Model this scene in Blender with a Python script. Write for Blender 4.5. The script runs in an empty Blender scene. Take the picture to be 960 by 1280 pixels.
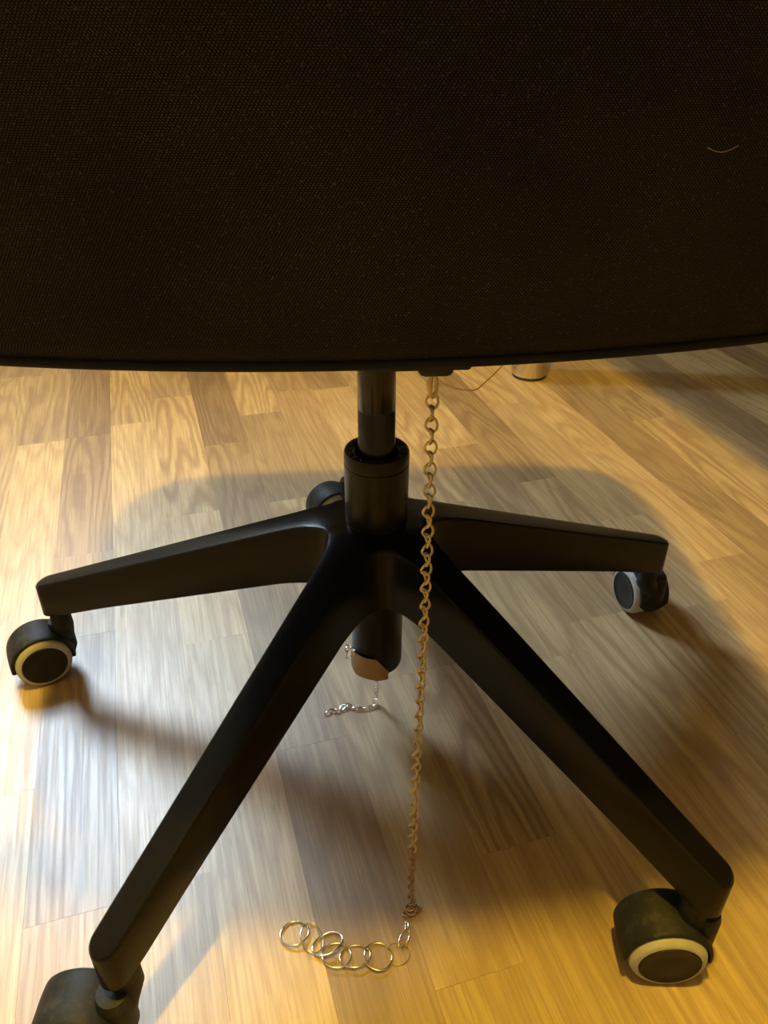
import bpy, bmesh, math, random
from mathutils import Vector, Matrix, Euler
S = bpy.context.scene
C = S.collection
PI = math.pi

# ------------------------------------------------------------------ camera
F_PX = 979.69
cam_d = bpy.data.cameras.new('camera'); cam = bpy.data.objects.new('camera', cam_d); C.objects.link(cam)
yaw, pitch, roll = -0.0757153, 0.5674995, 0.0060621
fw = Vector((-math.sin(yaw)*math.cos(pitch), math.cos(yaw)*math.cos(pitch), -math.sin(pitch)))
rt = Vector((math.cos(yaw), math.sin(yaw), 0)); up = rt.cross(fw)
r2 = rt*math.cos(roll)+up*math.sin(roll); u2 = -rt*math.sin(roll)+up*math.cos(roll)
m = Matrix((r2, u2, -fw)).transposed().to_4x4(); m.translation = (-0.0336246, -0.5204, 0.555903)
cam.matrix_world = m
cam_d.sensor_fit = 'VERTICAL'; cam_d.sensor_height = 24; cam_d.lens = F_PX/1280*24
cam_d.clip_start = 0.01
S.camera = cam

# ------------------------------------------------------------------ world, light, exposure
S.view_settings.view_transform = 'Standard'; S.view_settings.look = 'None'
S.view_settings.gamma = 1; S.view_settings.use_curve_mapping = False
S.view_settings.exposure = 0.76
w = bpy.data.worlds.new('world'); S.world = w; w.use_nodes = True
w.node_tree.nodes['Background'].inputs[0].default_value = (0.03, 0.022, 0.013, 1)
w.node_tree.nodes['Background'].inputs[1].default_value = 0.3
WARM = (1.0, 0.68, 0.07); WARM_W = 130
CEIL_LAMP = (-0.136, -0.40, 2.34)
COOL = (0.62, 0.80, 1.0); COOL_E = 40
COOL_POS = (-0.80, 1.12, 1.38); COOL_R = 0.20
PHI = 0.2215                                   # direction of room and planks
CN, SN = math.cos(PHI), math.sin(PHI)
def W(n, t, z=0): return Vector((n*CN - t*SN, n*SN + t*CN, z))   # room coordinates to world

ld = bpy.data.lights.new('ceiling_bulb_light', 'POINT'); ld.energy = WARM_W; ld.color = WARM; ld.shadow_soft_size = 0.045
lo = bpy.data.objects.new('ceiling_bulb_light', ld); lo.location = CEIL_LAMP; C.objects.link(lo)

# ------------------------------------------------------------------ helpers
def link(name, bm, mat, parent=None, smooth=True, loc=None, autosmooth=40):
    me = bpy.data.meshes.new(name)
    bmesh.ops.recalc_face_normals(bm, faces=bm.faces[:])
    for f in bm.faces: f.smooth = smooth
    if smooth:
        a = math.radians(autosmooth)
        for e in bm.edges:
            if len(e.link_faces) == 2 and e.calc_face_angle(0) > a: e.smooth = False
    bm.to_mesh(me); bm.free()
    me.materials.append(mat)
    o = bpy.data.objects.new(name, me); C.objects.link(o)
    if parent: o.parent = parent
    if loc is not None: o.location = loc
    return o
def tag(o, label=None, cat=None, group=None, kind=None):
    if label: o['label'] = label
    if cat: o['category'] = cat
    if group: o['group'] = group
    if kind: o['kind'] = kind
    return o
def empty(name, label, cat, loc=(0, 0, 0), rz=0):
    o = bpy.data.objects.new(name, None); C.objects.link(o); o.location = loc; o.rotation_euler.z = rz
    o.empty_display_size = .05
    return tag(o, label, cat)
def inst(name, me, parent, mw):
    o = bpy.data.objects.new(name, me); C.objects.link(o); o.parent = parent
    o.matrix_local = mw; return o
def lathe(bm, prof, seg=48, M=Matrix.Identity(4), close=False):
    rings = []
    for r, z in prof:
        if r < 1e-6: rings.append([bm.verts.new(M @ Vector((0, 0, z)))])
        else: rings.append([bm.verts.new(M @ Vector((r*math.cos(2*PI*i/seg), r*math.sin(2*PI*i/seg), z))) for i in range(seg)])
    prs = list(zip(rings, rings[1:])) + ([(rings[-1], rings[0])] if close else [])
    for a, b in prs:
        for i in range(seg):
            j = (i+1) % seg
            q = []
            for v in ([a[0]] if len(a) == 1 else [a[i], a[j]]) + ([b[0]] if len(b) == 1 else [b[j], b[i]]): q.append(v)
            if len(q) >= 3: bm.faces.new(q)
def box(bm, x0, x1, y0, y1, z0, z1, bev=0, M=None, seg=2):
    r = bmesh.ops.create_cube(bm, size=1, matrix=Matrix.Translation(((x0+x1)/2, (y0+y1)/2, (z0+z1)/2)) @ Matrix.Diagonal((x1-x0, y1-y0, z1-z0, 1)))
    vs = r['verts']
    if bev:
        es = list({e for v in vs for e in v.link_edges})
        rr = bmesh.ops.bevel(bm, geom=es, offset=bev, segments=seg, affect='EDGES', profile=.5)
        vs = list({v for f in rr['faces'] for v in f.verts} | {v for v in vs if v.is_valid})
    if M is not None:
        vs = [v for v in bm.verts if v.is_valid and v in set(vs)]
        bmesh.ops.transform(bm, matrix=M, verts=vs)
def sweep(bm, pts, r, seg=8, closed=False, flat=1.0):
    n = len(pts); pts = [Vector(p) for p in pts]; rings = []
    tprev = None; nrm = None
    for i, p in enumerate(pts):
        a = pts[(i-1) % n] if (closed or i > 0) else p; b = pts[(i+1) % n] if (closed or i < n-1) else p
        t = (b-a).normalized()
        if nrm is None:
            h = Vector((0, 0, 1)) if abs(t.z) < .9 else Vector((1, 0, 0))
            nrm = (h - t*h.dot(t)).normalized()
        else: nrm = (nrm - t*nrm.dot(t)).normalized()
        bn = t.cross(nrm)
        rr = r[i] if isinstance(r, (list, tuple)) else r
        rings.append([bm.verts.new(p + nrm*rr*math.cos(2*PI*k/seg)*flat + bn*rr*math.sin(2*PI*k/seg)) for k in range(seg)])
    m_ = n if closed else n-1
    for i in range(m_):
        A, B = rings[i], rings[(i+1) % n]
        for k in range(seg):
            bm.faces.new([A[k], A[(k+1) % seg], B[(k+1) % seg], B[k]])
    if not closed:
        bm.faces.new(rings[0]); bm.faces.new(rings[-1])
def interp(tab, x):
    if x <= tab[0][0]: return tab[0][1]
    for (a, b), (c, d) in zip(tab, tab[1:]):
        if x <= c: return b + (d-b)*(x-a)/(c-a)
    return tab[-1][1]

# ------------------------------------------------------------------ materials
def mat(name, col=(.5, .5, .5), rough=.5, metal=0, spec=.5, bump=None):
    m = bpy.data.materials.new(name); m.use_nodes = True; nt = m.node_tree; b = nt.nodes['Principled BSDF']
    b.inputs['Base Color'].default_value = (*col, 1); b.inputs['Roughness'].default_value = rough
    b.inputs['Metallic'].default_value = metal; b.inputs['Specular IOR Level'].default_value = spec
    if bump:
        sc, st, dist = bump
        tc = nt.nodes.new('ShaderNodeTexCoord'); nz = nt.nodes.new('ShaderNodeTexNoise'); nz.inputs['Scale'].default_value = sc
        nz.inputs['Detail'].default_value = 4
        bp = nt.nodes.new('ShaderNodeBump'); bp.inputs['Strength'].default_value = st; bp.inputs['Distance'].default_value = dist
        nt.links.new(tc.outputs['Object'], nz.inputs['Vector']); nt.links.new(nz.outputs[0], bp.inputs['Height'])
        nt.links.new(bp.outputs[0], b.inputs['Normal'])
    return m
class NT:
    def __init__(s, m): s.t = m.node_tree
    def n(s, k, **kw):
        o = s.t.nodes.new('ShaderNode'+k)
        for a, v in kw.items(): setattr(o, a, v)
        return o
    def l(s, a, b): s.t.links.new(a, b)
    def math(s, op, a, b=None, c=None):
        o = s.n('Math', operation=op)
        for i, v in enumerate((a, b, c)):
            if v is None: continue
            if isinstance(v, (int, float)): o.inputs[i].default_value = v
            else: s.l(v, o.inputs[i])
        return o.outputs[0]
    def mix(s, f, a, b, mode='MIX'):
        o = s.n('Mix', data_type='RGBA', blend_type=mode)
        for i, v in ((0, f), (6, a), (7, b)):
            if isinstance(v, (int, float)): o.inputs[i].default_value = v
            elif isinstance(v, tuple): o.inputs[i].default_value = (*v, 1)
            else: s.l(v, o.inputs[i])
        return o.outputs[2]

def oak_material():
    m = mat('oak_laminate', rough=.4, spec=1.0); k = NT(m); b = m.node_tree.nodes['Principled BSDF']
    geo = k.n('NewGeometry'); at = k.n('Attribute', attribute_name='tone')
    sep = k.n('SeparateColor'); k.l(at.outputs['Color'], sep.inputs[0])
    tone, seed, figure = sep.outputs[0], sep.outputs[1], sep.outputs[2]
    mp = k.n('Mapping', vector_type='POINT'); mp.inputs['Rotation'].default_value = (0, 0, -PHI); k.l(geo.outputs['Position'], mp.inputs['Vector'])
    sx = k.n('SeparateXYZ'); k.l(mp.outputs[0], sx.inputs[0])
    ox = k.math('ADD', sx.outputs[0], k.math('MULTIPLY', seed, 17.0)); oy = k.math('ADD', sx.outputs[1], k.math('MULTIPLY', seed, 31.0))
    def vec(fx, fy):
        c = k.n('CombineXYZ'); k.l(k.math('MULTIPLY', ox, fx), c.inputs[0]); k.l(k.math('MULTIPLY', oy, fy), c.inputs[1]); return c.outputs[0]
    def noise(v, sc, det=2, rough=.5, dist=0):
        o = k.n('TexNoise'); o.inputs['Scale'].default_value = sc; o.inputs['Detail'].default_value = det; o.inputs['Roughness'].default_value = rough
        o.inputs['Distortion'].default_value = dist; k.l(v, o.inputs['Vector']); return o.outputs[0]
    # cathedral figure: contour lines of a stretched smooth field
    fld = noise(vec(1, .11), 15, 1.0, .4)
    fine_w = noise(vec(1, .35), 60, 2, .5)
    ph = k.math('ADD', k.math('MULTIPLY', fld, 85.0), k.math('MULTIPLY', fine_w, 3.5))
    wv = k.math('MULTIPLY_ADD', k.math('SINE', ph), .5, .5)
    wv = k.math('POWER', wv, 1.6)
    fib = noise(vec(1, .03), 480, 3, .6)               # fine fibres
    fib2 = noise(vec(1, .022), 300, 2.5, .6)              # streaks
    pore = k.math('SMOOTHSTEP' if False else 'GREATER_THAN', noise(vec(1, .045), 900, 1, .5), .66)
    blot = noise(vec(1, .5), 9, 2, .5)
    light = k.mix(tone, (.195, .120, .055), (.54, .40, .20))
    dark = k.mix(tone, (.10, .052, .020), (.31, .195, .085))
    amt = k.math('MULTIPLY', k.math('MULTIPLY_ADD', figure, .75, .2), wv)
    col = k.mix(amt, light, dark)
    rampf = k.n('MapRange'); k.l(fib2, rampf.inputs[0]); rampf.inputs[1].default_value = .46; rampf.inputs[2].default_value = .60
    col = k.mix(k.math('MULTIPLY', rampf.outputs[0], .45), col, dark)
    rampg = k.n('MapRange'); k.l(fib, rampg.inputs[0]); rampg.inputs[1].default_value = .45; rampg.inputs[2].default_value = .7
    col = k.mix(k.math('MULTIPLY', rampg.outputs[0], .5), col, dark)
    col = k.mix(k.math('MULTIPLY', pore, .22), col, (.12, .065, .03))
    vb = k.math('MULTIPLY_ADD', blot, .5, .75)
    hsv = k.n('HueSaturation'); k.l(col, hsv.inputs['Color']); k.l(vb, hsv.inputs['Value'])
    k.l(hsv.outputs[0], b.inputs['Base Color'])
    rg = k.math('MULTIPLY_ADD', rampf.outputs[0], .06, .43); k.l(rg, b.inputs['Roughness'])
    bp = k.n('Bump'); bp.inputs['Strength'].default_value = .10; bp.inputs['Distance'].default_value = .0003
    hh = k.math('ADD', k.math('MULTIPLY', fib, -1.0), k.math('MULTIPLY', fib2, -.8)); k.l(hh, bp.inputs['Height']); k.l(bp.outputs[0], b.inputs['Normal'])
    return m
def fabric_material():
    m = mat('black_woven_fabric', rough=.95, spec=.12); k = NT(m); b = m.node_tree.nodes['Principled BSDF']
    tc = k.n('TexCoord'); sx = k.n('SeparateXYZ'); k.l(tc.outputs['Object'], sx.inputs[0])
    P = .00125
    hx = k.math('MULTIPLY', k.math('ADD', sx.outputs[0], k.math('MULTIPLY', sx.outputs[2], .18)), 2*PI/P)
    row = k.math('DIVIDE', sx.outputs[2], P*.62)
    rz = k.math('SINE', k.math('MULTIPLY', row, PI))
    off = k.math('MULTIPLY', k.math('FLOOR', row), PI)
    wx = k.math('SINE', k.math('ADD', hx, off))
    th = k.math('MULTIPLY_ADD', wx, .5, .5); zz = k.math('ABSOLUTE', rz)
    h = k.math('MULTIPLY', th, zz)
    nz = k.n('TexNoise'); nz.inputs['Scale'].default_value = 1500; nz.inputs['Detail'].default_value = 2; k.l(tc.outputs['Object'], nz.inputs[0])
    n2 = k.n('TexNoise'); n2.inputs['Scale'].default_value = 9; n2.inputs['Detail'].default_value = 3; k.l(tc.outputs['Object'], n2.inputs[0])
    sp = k.n('MapRange'); k.l(nz.outputs[0], sp.inputs[0]); sp.inputs[1].default_value = .62; sp.inputs[2].default_value = .74
    col = k.mix(h, (.0035, .0034, .0032), (.042, .038, .031))
    col = k.mix(k.math('MULTIPLY', sp.outputs[0], .5), col, (.13, .11, .08))
    wear = k.n('MapRange'); k.l(n2.outputs[0], wear.inputs[0]); wear.inputs[1].default_value = .35; wear.inputs[2].default_value = .7; wear.inputs[3].default_value = .7; wear.inputs[4].default_value = 1.25
    hsv = k.n('HueSaturation'); k.l(col, hsv.inputs['Color']); k.l(wear.outputs[0], hsv.inputs['Value'])
    k.l(hsv.outputs[0], b.inputs['Base Color'])
    bp = k.n('Bump'); bp.inputs['Strength'].default_value = .6; bp.inputs['Distance'].default_value = .0004
    k.l(k.math('ADD', h, k.math('MULTIPLY', nz.outputs[0], .5)), bp.inputs['Height']); k.l(bp.outputs[0], b.inputs['Normal'])
    return m
def dusty(name, base, dust, rough, amount=.5):
    m = mat(name, base, rough, spec=.17); k = NT(m); b = m.node_tree.nodes['Principled BSDF']
    tc = k.n('TexCoord'); a = k.n('TexNoise'); a.inputs['Scale'].default_value = 60; a.inputs['Detail'].default_value = 5; a.inputs['Roughness'].default_value = .7
    k.l(tc.outputs['Object'], a.inputs[0]); r = k.n('MapRange'); k.l(a.outputs[0], r.inputs[0]); r.inputs[1].default_value = .5; r.inputs[2].default_value = .75
    s = k.n('TexNoise'); s.inputs['Scale'].default_value = 1400; k.l(tc.outputs['Object'], s.inputs[0]); q = k.n('MapRange'); k.l(s.outputs[0], q.inputs[0]); q.inputs[1].default_value = .68; q.inputs[2].default_value = .8
    f = k.math('MAXIMUM', k.math('MULTIPLY', r.outputs[0], amount), k.math('MULTIPLY', q.outputs[0], amount))
    k.l(k.mix(f, base, dust), b.inputs['Base Color'])
    k.l(k.math('MULTIPLY_ADD', r.outputs[0], .05, rough), b.inputs['Roughness'])
    g = k.n('TexNoise'); g.inputs['Scale'].default_value = 2500; k.l(tc.outputs['Object'], g.inputs[0])
    bp = k.n('Bump'); bp.inputs['Strength'].default_value = .12; bp.inputs['Distance'].default_value = .0003; k.l(g.outputs[0], bp.inputs['Height']); k.l(bp.outputs[0], b.inputs['Normal'])
    return m
M_oak = oak_material(); M_fab = fabric_material()
M_base = dusty('black_base_plastic', (.0045, .0043, .004), (.010, .009, .008), .21, .06)
M_hood = dusty('black_caster_plastic', (.011, .011, .0115), (.065, .062, .057), .55, .7)
M_cap = dusty('wheel_cap_plastic', (.013, .012, .011), (.04, .037, .03), .5, .3)
M_tyre = dusty('grey_rubber_tyre', (.36, .35, .32), (.22, .20, .17), .6, .5)
M_sleeve = mat('satin_black_sleeve', (.005, .0045, .004), .3, spec=.25)
M_gloss = mat('black_gas_spring', (.010, .009, .008), .2, metal=.15, spec=.4)
M_mech = mat('black_mechanism_plastic', (.008, .008, .008), .5, spec=.3)
M_piping = mat('black_piping', (.006, .006, .006), .75, spec=.25)
M_gold = mat('gold_chain_metal', (.52, .43, .24), .3, metal=1, bump=(3000, .1, .0002))
M_silver = mat('silver_metal', (.82, .80, .76), .2, metal=1)
M_ringm = mat('pale_ring_metal', (.90, .84, .72), .2, metal=1)
M_copper = mat('aged_copper_link', (.36, .24, .14), .38, metal=1)
M_plate = mat('brown_plate', (.30, .21, .11), .38, metal=.35, bump=(500, .3, .0005))
M_chrome = mat('brushed_chrome', (.66, .62, .55), .22, metal=1)
M_foot = mat('black_foot', (.02, .02, .02), .5)
M_wall = mat('warm_painted_wall', (.24, .19, .12), .9, bump=(120, .2, .001))
M_ceil = mat('ceiling_paint', (.40, .33, .22), .9, bump=(120, .2, .001))
M_trim = mat('white_trim', (.6, .55, .47), .5)
M_desk = mat('dark_desk_veneer', (.022, .016, .012), .5, bump=(60, .2, .001))
M_sub = mat('dark_underlay', (.05, .035, .02), .9)
M_metal = mat('lamp_metal', (.1, .1, .1), .4, metal=.8)
M_hair = mat('brown_hair', (.30, .16, .07), .5)
M_cable = mat('clear_brown_cable', (.20, .12, .05), .4)
def emit(name, col, s):
    m = mat(name, col, .5); b = m.node_tree.nodes['Principled BSDF']
    b.inputs['Emission Color'].default_value = (*col, 1); b.inputs['Emission Strength'].default_value = s; return m
M_globe = emit('cool_white_globe', COOL, COOL_E)
M_bulb = emit('warm_bulb', WARM, 8)

# ------------------------------------------------------------------ room (turned by PHI)
RN0, RN1, RT0, RT1, RH = -2.0, 1.5, -2.2, 1.95, 2.5
def slab(name, n0, n1, t0, t1, z0, z1, m, kind='structure'):
    bm = bmesh.new(); box(bm, n0, n1, t0, t1, z0, z1)
    o = link(name, bm, m, smooth=False); o.rotation_euler.z = PHI
    if kind: o['kind'] = kind
    return o
floor = slab('floor', RN0, RN1, RT0, RT1, -.06, -.008, M_sub)
slab('wall_left', RN0-.1, RN0, RT0-.1, RT1+.1, -.06, RH, M_wall)
slab('wall_right', RN1, RN1+.1, RT0-.1, RT1+.1, -.06, RH, M_wall)
slab('wall_back', RN0, RN1, RT1, RT1+.1, -.06, RH, M_wall)
slab('wall_front', RN0, RN1, RT0-.1, RT0, -.06, RH, M_wall)
slab('ceiling', RN0-.1, RN1+.1, RT0-.1, RT1+.1, RH, RH+.1, M_ceil)
slab('baseboard_left', RN0, RN0+.015, RT0, RT1, 0, .07, M_trim)
slab('baseboard_right', RN1-.015, RN1, RT0, RT1, 0, .07, M_trim)
slab('baseboard_back', RN0+.015, RN1-.015, RT1-.015, RT1, 0, .07, M_trim)
slab('baseboard_front', RN0+.015, RN1-.015, RT0, RT0+.015, 0, .07, M_trim)

# planks: strips of width SW whose seams and end joints follow the photograph
O0, SW = -0.0325, 0.0673
L_, D_, MD = .85, .12, .42
# strip index -> list of (t start of piece, tone, figure) from near to far
known = {
 -6: [(-.60, .8, .3), (-.15, .7, .2), (.36, .75, .5), (.951, .4, .6)],
 -5: [(-.45, .85, .2), (.0, .95, .3), (.668, .55, .8), (.945, .5, .5)],
 -4: [(-.50, .55, .3), (-.126, .35, .8), (.19, .5, .3), (.345, .42, .9), (.672, .22, .5), (1.05, .6, .4)],
 -3: [(-.52, .8, .3), (-.12, .8, .3), (.30, .9, .3), (.70, .78, 1.), (1.1, .5, .3)],
 -2: [(-.42, .95, .2), (.146, 1., .3), (.40, .85, 1.), (.786, .45, .6), (1.2, .5, .6)],
 -1: [(-.55, .25, .5), (-.02, .30, .3), (.23, .40, .7), (.588, .18, .7), (.98, .6, .4)],
 0: [(-.70, .5, .3), (-.251, .6, .7), (.12, .9, .9), (.40, .38, .2), (.678, .85, .9), (1.06, .4, .3)],
 1: [(-.72, .6, .4), (-.45, .45, .4), (-.1665, .42, 1.), (.04, .3, .9), (.28, .55, .4), (.755, .5, .6), (1.2, .7, .3)],
 2: [(-.50, .72, .5), (-.028, .9, .5), (.30, .78, .4), (.46, .75, .3), (.746, .3, .4), (1.1, .6, .5)],
 3: [(-.42, .6, .3), (.02, .62, .5), (.33, .8, 1.), (.62, .65, .5), (1.0, .5, .5)],
 4: [(-.38, .75, .8), (.064, .50, .5), (.28, .35, .7), (.480, .7, .5), (.80, .55, .4)],
 5: [(-.55, .45, .6), (-.12, .5, .9), (.353, .22, .8), (.77, .5, .9), (1.15, .6, .4)],
 6: [(-.40, .5, .4), (.05, .7, .5), (.233, .55, .4), (.60, .75, .9), (.95, .5, .6)],
 7: [(-.42, .4, .5), (.12, .6, .5), (.42, .7, .6), (.80, .4, .5)],
 8: [(-.50, .6, .4), (-.05, .35, .7), (.30, .28, .6), (.72, .45, .6), (1.1, .6, .3)],
 9: [(-.40, .6, .4), (.10, .75, 1.), (.482, .40, .8), (.92, .5, .4)],
 10: [(-.30, .55, .4), (.20, .55, .4), (.62, .55, .4), (1.0, .4, .4)],
 11: [(-.35, .4, .4), (.08, .28, .4), (.55, .3, .4), (.98, .5, .4)],
}
rnd = random.Random(7)
far_bm = bmesh.new(); far_lay = far_bm.loops.layers.float_color.new('tone')
GAP, TOP = .00004, 0.0
def plank_box(bm, lay, x0, x1, y0, y1, z1, col):
    c = .00015
    lo_ = [bm.verts.new((x, y, -.008)) for x, y in ((x0, y0), (x1, y0), (x1, y1), (x0, y1))]
    mi = [bm.verts.new((x, y, z1-c*.5)) for x, y in ((x0, y0), (x1, y0), (x1, y1), (x0, y1))]
    hi = [bm.verts.new((x, y, z1)) for x, y in ((x0+c*.6, y0+c*.6), (x1-c*.6, y0+c*.6), (x1-c*.6, y1-c*.6), (x0+c*.6, y1-c*.6))]
    fs = [bm.faces.new(hi)]
    for A, B in ((lo_, mi), (mi, hi)):
        for i in range(4): fs.append(bm.faces.new([A[i], A[(i+1) % 4], B[(i+1) % 4], B[i]]))
    for f in fs:
        for l in f.loops: l[lay] = (*col, 1)
kmin = math.ceil((RN0-O0)/SW)-1; kmax = math.floor((RN1-O0)/SW)
nplank = 0
for k_ in range(kmin, kmax+1):
    x0, x1 = max(O0+k_*SW, RN0), min(O0+(k_+1)*SW, RN1)
    if k_ in known:
        ps = list(known[k_]); st = ps[0][0]
        while st > RT0: st -= rnd.uniform(.3, .5); ps.insert(0, (st, rnd.uniform(.1, .95), rnd.random()))
        st = ps[-1][0]+rnd.uniform(.3, .45)
        while st < RT1: ps.append((st, rnd.uniform(.1, .95), rnd.random())); st += rnd.uniform(.3, .5)
    else:
        ps = []; st = RT0-rnd.uniform(0, .3)
        while st < RT1: ps.append((st, rnd.uniform(.1, .95), rnd.random())); st += rnd.uniform(.3, .5)
    for i, (t0, tone, fig) in enumerate(ps):
        t1 = ps[i+1][0] if i+1 < len(ps) else RT1
        a, b = max(t0, RT0), min(t1, RT1)
        if b-a < .004: continue
        col = (tone, rnd.random(), fig)
        near = -.75 < (x0+x1)/2 < 1.0 and b > -.45 and a < 1.25
        args = (x0+GAP, x1-GAP, a+GAP, b-GAP, TOP, col)
        if near and nplank < 298:
            bm = bmesh.new(); lay = bm.loops.layers.float_color.new('tone')
            plank_box(bm, lay, *args); link('plank', bm, M_oak, floor, smooth=False); nplank += 1
        else: plank_box(far_bm, far_lay, *args)
fo = link('planks', far_bm, M_oak, floor, smooth=False); fo['kind'] = 'stuff'
print('planks', nplank)

# ------------------------------------------------------------------ swivel chair
TH = 0.363108
ANG = dict(zip('DEABC', [TH+i*2*PI/5 for i in range(5)]))
chair = empty('swivel_chair', 'black swivel chair with woven fabric back above a five-armed base on casters', 'chair')
ZT = [(0, .220), (.028, .2185), (.042, .2165), (.06, .2115), (.08, .2035), (.325, .1045)]
ZB = [(0, .160), (.05, .158), (.08, .150), (.16, .1235), (.257, .0915), (.31, .072), (.325, .0705)]
def arm_bm():
    """one 72 degree sector of the star base, arm along +x"""
    R, rc = .325, .043; w_t, w_i = .0098, .0138
    out = []                                            # (outline point, axis point)
    n = 8
    for i in range(n+1):                                # rounded tip
        a = PI/2*i/n; out.append(((R-w_t+w_t*math.cos(a), w_t*math.sin(a)), (R-w_t+.55*w_t*math.cos(a), 0)))
    for i in range(1, 15):
        x = R-w_t + (.088-(R-w_t))*i/14; wv = w_t+(w_i-w_t)*(i/14)
        out.append(((x, wv), (x, 0)))
    P0 = Vector((.088, w_i)); u = Vector((math.cos(PI/5), math.sin(PI/5))); P2 = u*rc
    cx = (rc - w_i*math.sin(PI/5))/math.cos(PI/5); P1 = Vector((cx, w_i))
    for i in range(1, 13):
        s = i/12; p = P0*(1-s)**2 + P1*2*s*(1-s) + P2*s*s
        out.append(((p.x, p.y), (.088*(1-s), 0)))
    bm = bmesh.new(); rows = []
    for side in (1, -1):
        prev = None
        for (px, py), (ax, ay) in out:
            P = Vector((px, py*side)); A = Vector((ax, 0)); d = (A-P); L = d.length; d = d/L if L > 1e-6 else d
            fr = [(0, 0)]
            P_in = P + d*.0016; P_in2 = P + d*.0036
            zt = lambda q: interp(ZT, q.length)
            seq = [(A, zt(A)), (A.lerp(P_in2, .5), zt(A.lerp(P_in2, .5))), (P_in2, zt(P_in2)-.0001), (P_in, zt(P_in)-.0003), (P+d*.0004, zt(P)-.0012), (P, zt(P)-.0024),
                   (P, interp(ZB, P.length)+.001), (P+d*.001, interp(ZB, P.length)), (A, interp(ZB, A.length))]
            cur = [bm.verts.new((q.x, q.y, z)) for q, z in seq]
            if prev:
                for a_, b_ in zip(range(len(seq)-1), range(1, len(seq))):
                    bm.faces.new([prev[a_], prev[b_], cur[b_], cur[a_]])
            prev = cur
        rows.append(prev)
    bmesh.ops.remove_doubles(bm, verts=bm.verts[:], dist=1e-5)
    return bm
bm = bmesh.new()                                        # hub collar
lathe(bm, [(.0252, .2165), (.0262, .2168), (.0285, .2160), (.0295, .214), (.0322, .209), (.0322, .165), (.028, .156), (.0235, .156), (.0235, .165), (.0245, .22)], 64, close=True)
hub = link('star_base', bm, M_base, chair)
bm = arm_bm()
arm0 = link('base_arm', bm, M_base, hub, autosmooth=24)
arm_me = arm0.data; arm0.rotation_euler.z = ANG['D']
ARM_A = dict(ANG); ARM_A['E'] -= math.radians(2.1)
for k_ in 'EABC':
    o = arm0.copy(); C.objects.link(o); o.parent = hub; o.rotation_euler.z = ARM_A[k_]

# column
bm = bmesh.new()
lathe(bm, [(.0, .0665), (.0185, .0665), (.0213, .068), (.0222, .071), (.0222, .158), (.0, .158)], 56)
low = link('gas_cylinder', bm, M_sleeve, chair)
bm = bmesh.new()
lathe(bm, [(.0246, .205), (.0248, .2683), (.0242, .2689), (.0242, .2700), (.0249, .2706), (.0249, .2775), (.0240, .2797), (.0222, .2802), (.0186, .2795), (.0165, .2782), (.0165, .262), (.0142, .262), (.0142, .205)], 64, close=True)
slv = link('column_sleeve', bm, M_sleeve, chair)
# slots in the top collar of the sleeve: small raised ribs
bm = bmesh.new()
for i in range(18):
    a = 2*PI*i/18
    box(bm, .0190, .0226, -.0022, .0022, .2796, .28075, .0004, Matrix.Rotation(a, 4, 'Z'), 1)
link('collar_rib', bm, M_gloss, slv)
bm = bmesh.new()
lathe(bm, [(.0139, .21), (.0139, .3125), (.0135, .3131), (.0135, .3137), (.0139, .3143), (.0139, .352), (.0, .352)], 48)
link('gas_piston', bm, M_gloss, chair)

# casters
def hood_bm():
    """hood over twin wheels; axle along local y, wheel centre at local origin"""
    R0, R1, hw = .0272, .0294, .0165
    bm = bmesh.new(); N = 40
    a0, a1 = math.radians(-22), math.radians(202)
    ys = [-hw, -hw+.0007, -hw+.0025, -hw*.4, 0, hw*.4, hw-.0025, hw-.0007, hw]
    ro = [R1-.0008, R1-.0001, R1+.0003, R1+.0008, R1+.0008, R1+.0008, R1+.0003, R1-.0001, R1-.0008]
    O, I = [], []
    for i in range(N+1):
        a = a0+(a1-a0)*i/N
        tp = 1.0
        e = min(i, N-i)
        k2 = min(1, (e+2.2)/5)                               # ends narrow to spurs
        O.append([bm.verts.new(((r*math.cos(a)), y*k2 if True else y, r*math.sin(a))) for y, r in zip(ys, ro)])
        I.append([bm.verts.new(((R0-.0002)*math.cos(a), y*k2, (R0-.0002)*math.sin(a))) for y in ys])
    for i in range(N):
        for j in range(len(ys)-1):
            bm.faces.new([O[i][j], O[i+1][j], O[i+1][j+1], O[i][j+1]]); bm.faces.new([I[i][j], I[i][j+1], I[i+1][j+1], I[i+1][j]])
        bm.faces.new([O[i][0], I[i][0], I[i+1][0], O[i+1][0]]); bm.faces.new([O[i][-1], O[i+1][-1], I[i+1][-1], I[i][-1]])
    for i in (0, N):
        for j in range(len(ys)-1): bm.faces.new([O[i][j], O[i][j+1], I[i][j+1], I[i][j]])
    # web between the wheels
    lathe(bm, [(0, -.0014), (.0268, -.0014), (.0268, .0014), (0, .0014)], 32, Matrix.Rotation(PI/2, 4, 'X'))
    # rear lug carrying the stem (towards +x)
    lathe(bm, [(0, -.014), (.008, -.014), (.0112, -.006), (.0112, .020), (.0095, .027), (0, .029)], 28, Matrix.Translation((.0225, 0, .006)))
    return bm
def wheel_bm():
    bm = bmesh.new()
    lathe(bm, [(.0202, .0008), (.0245, .0008), (.0256, .0018), (.0260, .004), (.0260, .0125), (.0257, .0148), (.0245, .0175), (.0225, .0192), (.0207, .0194), (.0205, .0186)], 56, close=True)
    return bm
def cap_bm():
    bm = bmesh.new()
    lathe(bm, [(0, .002), (.0204, .002), (.0204, .0190), (.0199, .0200), (.0190, .0200), (.0186, .0197), (.010, .0201), (0, .0203)], 56)
    return bm
H0 = W0 = K0 = None
stem_bm = None
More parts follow.
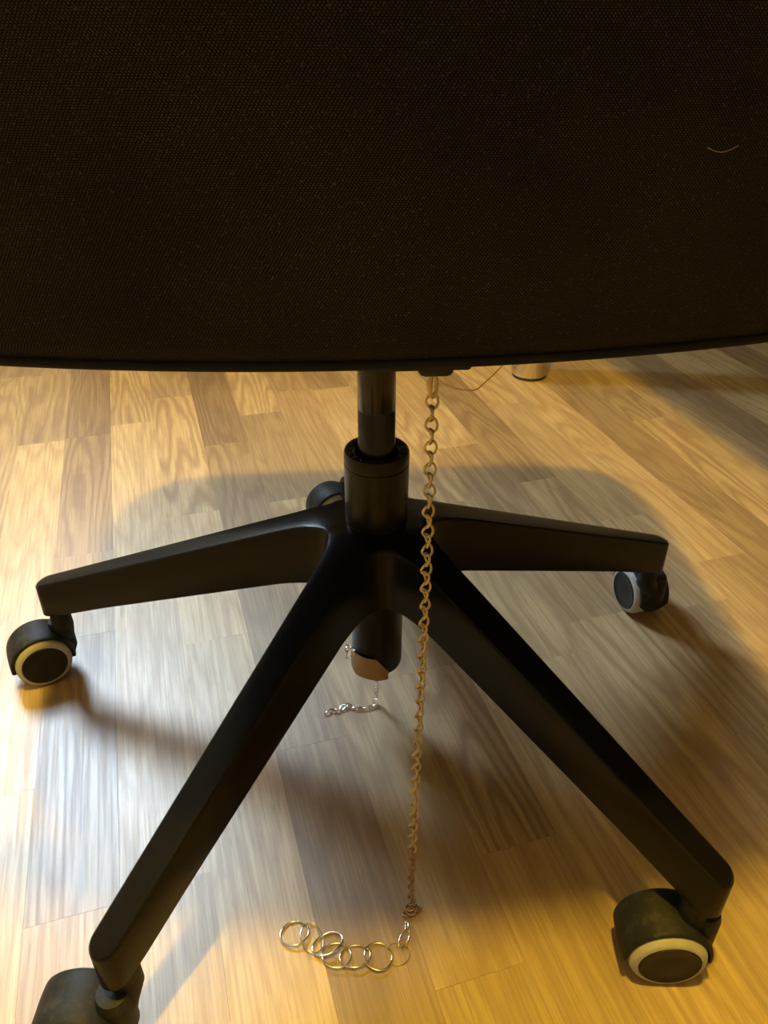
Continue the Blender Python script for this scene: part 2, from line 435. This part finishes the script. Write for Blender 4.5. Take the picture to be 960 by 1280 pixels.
CASTERS = {  # wheel centre, heading angle of wheel plane (+x local points to the stem)
 'A': ((-.3235, .0745), math.radians(25)),
 'C': ((.1795, -.2395), math.radians(-6)),
 'D': ((.2985, .137), math.radians(-79)),
 'E': ((-.036, .325), math.radians(22)),
 'B': ((-.1990, -.266), math.radians(-4)),
}
hood_me = wheel_me = cap_me = stem_me = None
def mesh_only(bm, name, m, auto=40):
    o = link(name, bm, m, autosmooth=auto); me = o.data; bpy.data.objects.remove(o); return me
hood_me = mesh_only(hood_bm(), 'caster', M_hood, 45)
wheel_me = mesh_only(wheel_bm(), 'wheel', M_tyre, 50)
cap_me = mesh_only(cap_bm(), 'wheel_cap', M_cap, 50)
for key in 'DEABC':
    (cx, cy), hd = CASTERS[key]
    c_ = inst('caster', hood_me, chair, Matrix.Translation((cx, cy, .026)) @ Matrix.Rotation(hd, 4, 'Z'))
    for s in (1, -1):
        Mx = Matrix.Rotation(-s*PI/2, 4, 'X')               # lathe axis z -> +/- y
        w_ = inst('wheel', wheel_me, c_, Mx @ Matrix.Translation((0, 0, .0012)))
        inst('wheel_cap', cap_me, c_, Mx @ Matrix.Translation((0, 0, .0012)))
    tipx, tipy = .3095*math.cos(ANG[key]), .3095*math.sin(ANG[key])
    lc = Matrix.Rotation(-hd, 4, 'Z') @ Vector((tipx-cx, tipy-cy, 0))
    bm = bmesh.new()                                        # stem: boss leaning from hood lug to arm tip
    p0 = Vector((.0225, 0, .012)); p1 = Vector((lc.x, lc.y, .030)); p2 = Vector((lc.x, lc.y, .049))
    pts = [p0, p0.lerp(p1, .5), p1, (p1+p2)/2, p2]
    sweep(bm, pts, [.0105, .0105, .0100, .0094, .0090], 24)
    st = link('stem', bm, M_hood, c_)
    tag(w_, None)

# upholstered shell: seat cushion, backrest, piping, mechanism
PX, PYK, PY0, PZ0 = -.022, .68, -.2370, .4400
LEAN = .10
def yback(x, z):
    d = x-PX
    return PY0 + PYK*d*d*(1 if abs(d) < .25 else 1) - LEAN*(z-PZ0)
def backrest_bm():
    bm = bmesh.new(); NX, NZ = 56, 48; Wd, H = .258, .44; rc = .07; th = .035
    F, B = [], []
    for j in range(NZ+1):
        v = j/NZ; rf, rb = [], []
        for i in range(NX+1):
            u = i/NX*2-1
            uu = math.copysign(1-(1-abs(u))**1.25, u)
            vv = v**.8 if v < .5 else v
            z = H*v
            # superellipse style upper corners, slight bow on the lower corners
            hwid = Wd
            if z > H-rc: hwid = Wd-rc+math.sqrt(max(0, rc*rc-(z-(H-rc))**2))
            x = uu*hwid
            e = min(hwid-abs(x), H-z if True else 9)
            eb = z
            rnd_ = .006
            in_ = 0
            for q in (max(0, hwid-abs(x)), max(0, H-z), max(0, eb)):
                if q < rnd_: in_ = max(in_, rnd_-math.sqrt(max(0, rnd_*rnd_-(rnd_-q)**2)))
            yb = yback(x, PZ0+z)
            puff = .004*math.sin(PI*v)*(1-abs(u)**3)
            rf.append(bm.verts.new((x, yb+in_-puff, PZ0+z)))
            rb.append(bm.verts.new((x, yb+th-in_+puff, PZ0+z)))
        F.append(rf); B.append(rb)
    for j in range(NZ):
        for i in range(NX):
            bm.faces.new([F[j][i], F[j][i+1], F[j+1][i+1], F[j+1][i]]); bm.faces.new([B[j][i], B[j+1][i], B[j+1][i+1], B[j][i+1]])
    for i in range(NX):
        bm.faces.new([F[0][i], B[0][i], B[0][i+1], F[0][i+1]]); bm.faces.new([F[-1][i], F[-1][i+1], B[-1][i+1], B[-1][i]])
    for j in range(NZ):
        bm.faces.new([F[j][0], F[j+1][0], B[j+1][0], B[j][0]]); bm.faces.new([F[j][-1], B[j][-1], B[j+1][-1], F[j+1][-1]])
    return bm
back = link('backrest', backrest_bm(), M_fab, chair, autosmooth=60)
bm = bmesh.new()
sweep(bm, [(x, yback(x, PZ0)+.0050, PZ0-.0002) for x in [(-.25+.5*i/60) for i in range(61)]], .0022, 10)
link('piping', bm, M_piping, back)
def seat_bm():
    bm = bmesh.new(); y0, y1, hw, z0, z1 = -.205, .284, .282, .446, .515
    NA = 96; rows = []
    prof = [(.5, z0), (.9, z0), (.975, z0+.004), (1, z0+.02), (1, z1-.03), (.985, z1-.013), (.93, z1-.003), (.6, z1+.003), (.3, z1+.002)]
    for s, z in prof:
        ring = []
        for i in range(NA):
            a = 2*PI*i/NA; ca, sa = math.cos(a), math.sin(a); n_ = 6
            k2 = (abs(ca)**n_+abs(sa)**n_)**(-1/n_)
            x = hw*ca*k2*s; y = (y0+y1)/2 + (y1-y0)/2*sa*k2*s
            if sa < 0: y += .68*x*x*(-sa)*.9*s
            ring.append(bm.verts.new((x, y, z)))
        rows.append(ring)
    for A, B in zip(rows, rows[1:]):
        for i in range(NA): bm.faces.new([A[i], A[(i+1) % NA], B[(i+1) % NA], B[i]])
    bm.faces.new(rows[0][::-1]); bm.faces.new(rows[-1])
    return bm
link('seat', seat_bm(), M_fab, chair, autosmooth=60)
bm = bmesh.new()
box(bm, -.075, .075, -.10, .10, .385, .4475, .006)
lathe(bm, [(0, .350), (.019, .350), (.021, .354), (.024, .39), (0, .39)], 36)
mech = link('tilt_mechanism', bm, M_mech, chair)
bm = bmesh.new()                                            # bracket at the rear edge with the loop the chain hangs from
box(bm, -.020, .0265, -.215, -.165, .4290, .448, .002)
box(bm, .005, .0215, -.202, -.184, .4205, .430, .0035, None, 3)
link('underseat_bracket', bm, M_mech, mech)
bm = bmesh.new()                                            # release lever stub before the piston
box(bm, -.0055, .0105, -.034, -.014, .3555, .40, .003)
link('release_lever', bm, M_mech, mech)

# ------------------------------------------------------------------ chains
def link_mesh(name, a, b, r, m, seg=20, ws=8, twist=0.0):
    """oval ring in local xz plane, long axis z, optionally curb-twisted"""
    bm = bmesh.new(); pts = []
    for i in range(seg):
        t = 2*PI*i/seg; x, z = b*math.sin(t), a*math.cos(t)
        tw = twist*z/a; pts.append((x*math.cos(tw), x*math.sin(tw), z))
    sweep(bm, pts, r, ws, closed=True)
    return mesh_only(bm, name, m, 80)
gx, gy = .0128, -.1935
gold = empty('gold_chain', 'gold curb chain hanging from under the seat down to pale rings on the floor', 'chain', (gx, gy, 0))
cm = link_mesh('chain_link', .0037, .0028, .00068, M_gold, twist=.5)
cc = link_mesh('chain_link', .0037, .0026, .00066, M_copper, twist=.5)
z = .4060; i = 0; pitch_l = .00595
while z > .0065:
    h = .41-z
    base = math.radians(8+ 55*math.sin(h*9.0))
    a = base + (.75 if i % 2 else -.55)
    if h < .11: a = (math.radians(82) if i % 2 else math.radians(-6)) + h*4.0
    sway = .0008*math.sin(h*14)
    inst('chain_link', cm if z > .07 else cc, gold, Matrix.Translation((sway, 0, z)) @ Matrix.Rotation(a, 4, 'Z') @ Matrix.Rotation(.12*math.sin(i*2.1), 4, 'Y'))
    z -= pitch_l; i += 1
ztop = .4060
# lobster style clasp at the top
bm = bmesh.new()
sweep(bm, [(.0016*math.sin(2*PI*k/16)*(1 if k < 8 else .9), 0, .0056*math.cos(2*PI*k/16)) for k in range(16)], .00085, 8, closed=True)
sweep(bm, [(-.0008, 0, .0056), (-.0022, .0002, .001), (-.0018, .0002, -.004)], [.0008, .0015, .0007], 8)
inst('clasp', mesh_only(bm, 'clasp', M_gold, 80), gold, Matrix.Translation((.0004, 0, .4135)) @ Matrix.Rotation(.4, 4, 'Z'))
# few links crumpled where the chain meets the floor
r_ = random.Random(3)
for q in [(-.0012, -.0005, .0022), (.0022, .001, .0018), (-.0004, -.0038, .0016), (.004, -.0012, .0014), (-.003, -.004, .0013), (.0005, .0025, .0013)]:
    inst('chain_link', cc, gold, Matrix.Translation(q) @ Euler((r_.uniform(1.1, 1.8), r_.uniform(-.4, .4), r_.uniform(0, 3))).to_matrix().to_4x4())
# rings on the floor: (world x, y of centre), half axes, heading, tilt
def px(x, y, z=0):
    d = fw + r2*((x-480)/F_PX) - u2*((y-640)/F_PX); t = (z-m.translation.z)/d.z
    return m.translation + d*t
# plain world coordinates measured on the floor plane
RINGS = [  # x, y, z, a, b, heading, tilt, wire, material
 (.0084, -.2071, .0016, .0040, .0011, 1.45, .35, .0005, M_ringm),
 (.0056, -.2162, .0030, .0068, .0030, 1.05, .45, .0005, M_ringm),
 (.0002, -.2260, .0012, .0082, .0078, .1, .08, .0004, M_copper),
 (-.0136, -.2275, .0024, .0102, .0096, 2.3, .14, .00065, M_ringm),
 (-.0296, -.2262, .0022, .0104, .0084, .15, -.16, .00062, M_ringm),
 (-.0424, -.2248, .0022, .0104, .0092, 2.9, .18, .00055, M_ringm),
 (-.0486, -.2165, .0030, .0108, .0082, .5, -.20, .00085, M_silver),
 (-.0596, -.2115, .0024, .0112, .0078, 1.9, .20, .00055, M_ringm),
 (-.0720, -.2070, .0019, .0100, .0092, .3, -.10, .00075, M_silver),
]
for x, y, z, a, b, hd, ti, wr, mm in RINGS:
    bm = bmesh.new(); seg = 40
    sweep(bm, [(a*math.cos(2*PI*k/seg)*(1+.03*math.cos(4*PI*k/seg+hd)), b*math.sin(2*PI*k/seg), .0002*math.sin(6*PI*k/seg)) for k in range(seg)], wr, 8, closed=True)
    me = mesh_only(bm, 'chain_ring', mm, 80)
    zz = wr+abs(math.sin(ti))*b*.8+.0004
    inst('chain_ring', me, gold, Matrix.Translation((x-gx, y-gy, zz)) @ Matrix.Rotation(hd, 4, 'Z') @ Matrix.Rotation(ti, 4, 'X'))

silver = empty('silver_chain', 'thin silver chain with brown plate at the bottom end of the chair column', 'chain', (0, 0, 0))
# brown plate hugging the front left of the cylinder's bottom end
bm = bmesh.new()
NA_, NZ_ = 18, 8; rr = .0232; a0, a1 = math.radians(196), math.radians(292); G = []
for lay in (0, 1):
    rows = []
    for j in range(NZ_+1):
        v = j/NZ_; row = []
        for i_ in range(NA_+1):
            u = i_/NA_; a = a0+(a1-a0)*u
            zt_ = .0870 + .0015*math.sin(u*PI) if u < .72 else .0885-(u-.72)*.058
            zb_ = .0645 + .004*max(0, .2-u)*5 - .0005*u
            zz = zb_+(zt_-zb_)*v
            r__ = rr+lay*.0007+.0003*math.sin(u*9+v*4)
            row.append(bm.verts.new((r__*math.cos(a), r__*math.sin(a), zz)))
        rows.append(row)
    G.append(rows)
for j in range(NZ_):
    for i_ in range(NA_):
        for lay in (0, 1):
            g = G[lay]; bm.faces.new([g[j][i_], g[j][i_+1], g[j+1][i_+1], g[j+1][i_]])
for i_ in range(NA_):
    for j in (0, NZ_): bm.faces.new([G[0][j][i_], G[0][j][i_+1], G[1][j][i_+1], G[1][j][i_]])
for j in range(NZ_):
    for i_ in (0, NA_): bm.faces.new([G[0][j][i_], G[0][j+1][i_], G[1][j+1][i_], G[1][j][i_]])
pl_ = link('plate', bm, M_plate, silver); pl_['label'] = 'brown curved plate'
sm = link_mesh('silver_link', .0037, .0025, .0006, M_silver, 16, 6)
path = [(.001, .008, .066), (.001, .009, .045), (.0005, .0105, .02), (-.0005, .010, .004), (-.0035, .006, .0014), (-.012, .0035, .0013), (-.022, .0045, .0013), (-.027, .010, .0018), (-.030, .0075, .0030), (-.034, .0035, .0014), (-.044, .0035, .0013), (-.047, .0015, .0013)]
def along(path, step):
    path = [Vector(p) for p in path]; out = []; d = 0; acc = 0
    for a, b in zip(path, path[1:]):
        L = (b-a).length; 
        while acc <= L: out.append((a.lerp(b, acc/L), (b-a).normalized())); acc += step
        acc -= L
    return out
for i, (p, t) in enumerate(along(path, .0053)):
    q = t.to_track_quat('Z', 'Y').to_matrix().to_4x4()
    roll_ = PI/2 if i % 2 else .15
    if p.z < .003: roll_ = .2 if i % 2 else 1.0
    inst('chain_link', sm, silver, Matrix.Translation(p) @ q @ Matrix.Rotation(roll_ + (0 if p.z > .003 else 0), 4, 'Z'))
for i, (p, e) in enumerate([((-.0258, -.004, .0845), (.3, 0, .4)), ((-.0250, -.0055, .0885), (1.3, .3, .2)), ((-.0222, -.0095, .0893), (1.2, 1.2, .3)), ((-.0262, -.003, .0795), (.2, .5, 1.4)), ((-.0247, -.0065, .0765), (1.0, .2, .9)), ((-.019, -.0135, .0895), (1.3, 1.3, -.6))]):
    inst('chain_link', sm, silver, Matrix.Translation(p) @ Euler(e).to_matrix().to_4x4())

# ------------------------------------------------------------------ desk with chrome leg, at the right
desk = empty('desk', 'dark desk at the right on a brushed chrome leg, its top above the picture', 'desk', W(.90, .085, 0), PHI)
bm = bmesh.new(); box(bm, -.50, .50, -.69, .69, .70, .725, .003); link('desk_top', bm, M_desk, desk)
for sx_, sy_ in ((-1, 1), (1, 1), (-1, -1), (1, -1)):
    bm = bmesh.new(); X, Y = sx_*.4044, sy_*.618
    lathe(bm, [(0, .006), (.0318, .006), (.0324, .009), (.0324, .70), (0, .70)], 40, Matrix.Translation((X, Y, 0)))
    lg = link('leg', bm, M_chrome, desk); lg['label'] = 'round brushed chrome leg'
    bm = bmesh.new(); lathe(bm, [(0, 0), (.030, 0), (.031, .003), (.030, .0062), (0, .0062)], 36, Matrix.Translation((X, Y, 0))); link('foot', bm, M_foot, lg)

# thin cable on the floor behind the chain
bm = bmesh.new()
cp = [(.34, .90), (.305, .865), (.262, .795), (.235, .753), (.222, .735), (.205, .733), (.185, .745), (.165, .775), (.15, .84), (.14, .95)]
sm_pts = []
for i in range(len(cp)-1):
    p0 = cp[max(0, i-1)]; p1 = cp[i]; p2 = cp[i+1]; p3 = cp[min(len(cp)-1, i+2)]
    for q in range(6):
        t = q/6
        sm_pts.append(tuple(.5*((2*b)+(-a+c)*t+(2*a-5*b+4*c-d)*t*t+(-a+3*b-3*c+d)*t**3) for a, b, c, d in zip(p0, p1, p2, p3))+(.0011,))
sweep(bm, sm_pts, .0010, 8)
tag(link('cable', bm, M_cable), 'thin brown cable curving on the floor beside the chrome desk leg', 'cable')

# a hair caught on the backrest fabric
bm = bmesh.new()
hp = []
for i in range(16):
    t = i/15; x = .0965+.0115*t; z = .5180 - .0016*math.sin(t*3.0)*1.2 + .0006*t
    hp.append((x, yback(x, z)-.0046, z))
sweep(bm, hp, .00012, 5)
tag(link('hair', bm, M_hair), 'short curled brown hair stuck to the black backrest fabric', 'hair')

# ------------------------------------------------------------------ lamps
gl = empty('floor_lamp', 'floor lamp with tall cool white paper shade behind the chair at the left', 'lamp', (COOL_POS[0], COOL_POS[1], 0))
bm = bmesh.new(); lathe(bm, [(0, 0), (.14, 0), (.14, .012), (.13, .02), (.012, .026), (0, .026)], 48); link('base', bm, M_metal, gl)
Z0, Z1 = COOL_POS[2]-.42, COOL_POS[2]+.42
bm = bmesh.new(); lathe(bm, [(0, .022), (.010, .022), (.010, Z0+.02), (0, Z0+.02)], 20); link('pole', bm, M_metal, gl)
bm = bmesh.new(); lathe(bm, [(COOL_R-.003, Z0+.004), (COOL_R, Z0+.004), (COOL_R, Z1-.004), (COOL_R-.003, Z1-.004)], 48, close=True); link('lamp_shade', bm, M_globe, gl)
for zc in (Z0, Z1-.004):
    bm = bmesh.new(); lathe(bm, [(0, zc), (COOL_R+.002, zc), (COOL_R+.002, zc+.004), (0, zc+.004)], 48); link('shade_end', bm, M_metal, gl)
blocker = empty('blocker_cabinet', 'tall dark two-door cupboard behind the chair, unseen, added to block the cool light', 'blocker_cabinet', W(.10, 1.2425, 0), PHI)  # added out of view to keep cool lamp light off the far right floor
bm = bmesh.new(); box(bm, -.40, .40, -.1475, .1675, 0, 1.55, .002); link('body', bm, M_desk, blocker)
for sx_ in (-1, 1):
    bm = bmesh.new(); box(bm, min(sx_*.004, sx_*.398), max(sx_*.004, sx_*.398), -.1665, -.148, .06, 1.545, .002)
    dr = link('door', bm, M_desk, blocker)
    bm = bmesh.new(); sweep(bm, [(sx_*.05, -.166, .85), (sx_*.05, -.19, .85), (sx_*.05, -.19, .97), (sx_*.05, -.166, .97)], .005, 10); link('handle', bm, M_chrome, dr)
cl = empty('pendant_lamp', 'warm ceiling lamp hanging above the chair, outside the picture', 'lamp', (CEIL_LAMP[0], CEIL_LAMP[1], RH))
bm = bmesh.new(); lathe(bm, [(0, 0), (.05, 0), (.05, -.02), (.012, -.028), (.012, -.085), (0, -.085)], 32); link('canopy', bm, M_metal, cl)
bm = bmesh.new(); lathe(bm, [(.012, -.08), (.06, -.085), (.12, -.10), (.122, -.10), (.06, -.082), (.012, -.077)], 48, close=True); link('shade', bm, M_trim, cl)
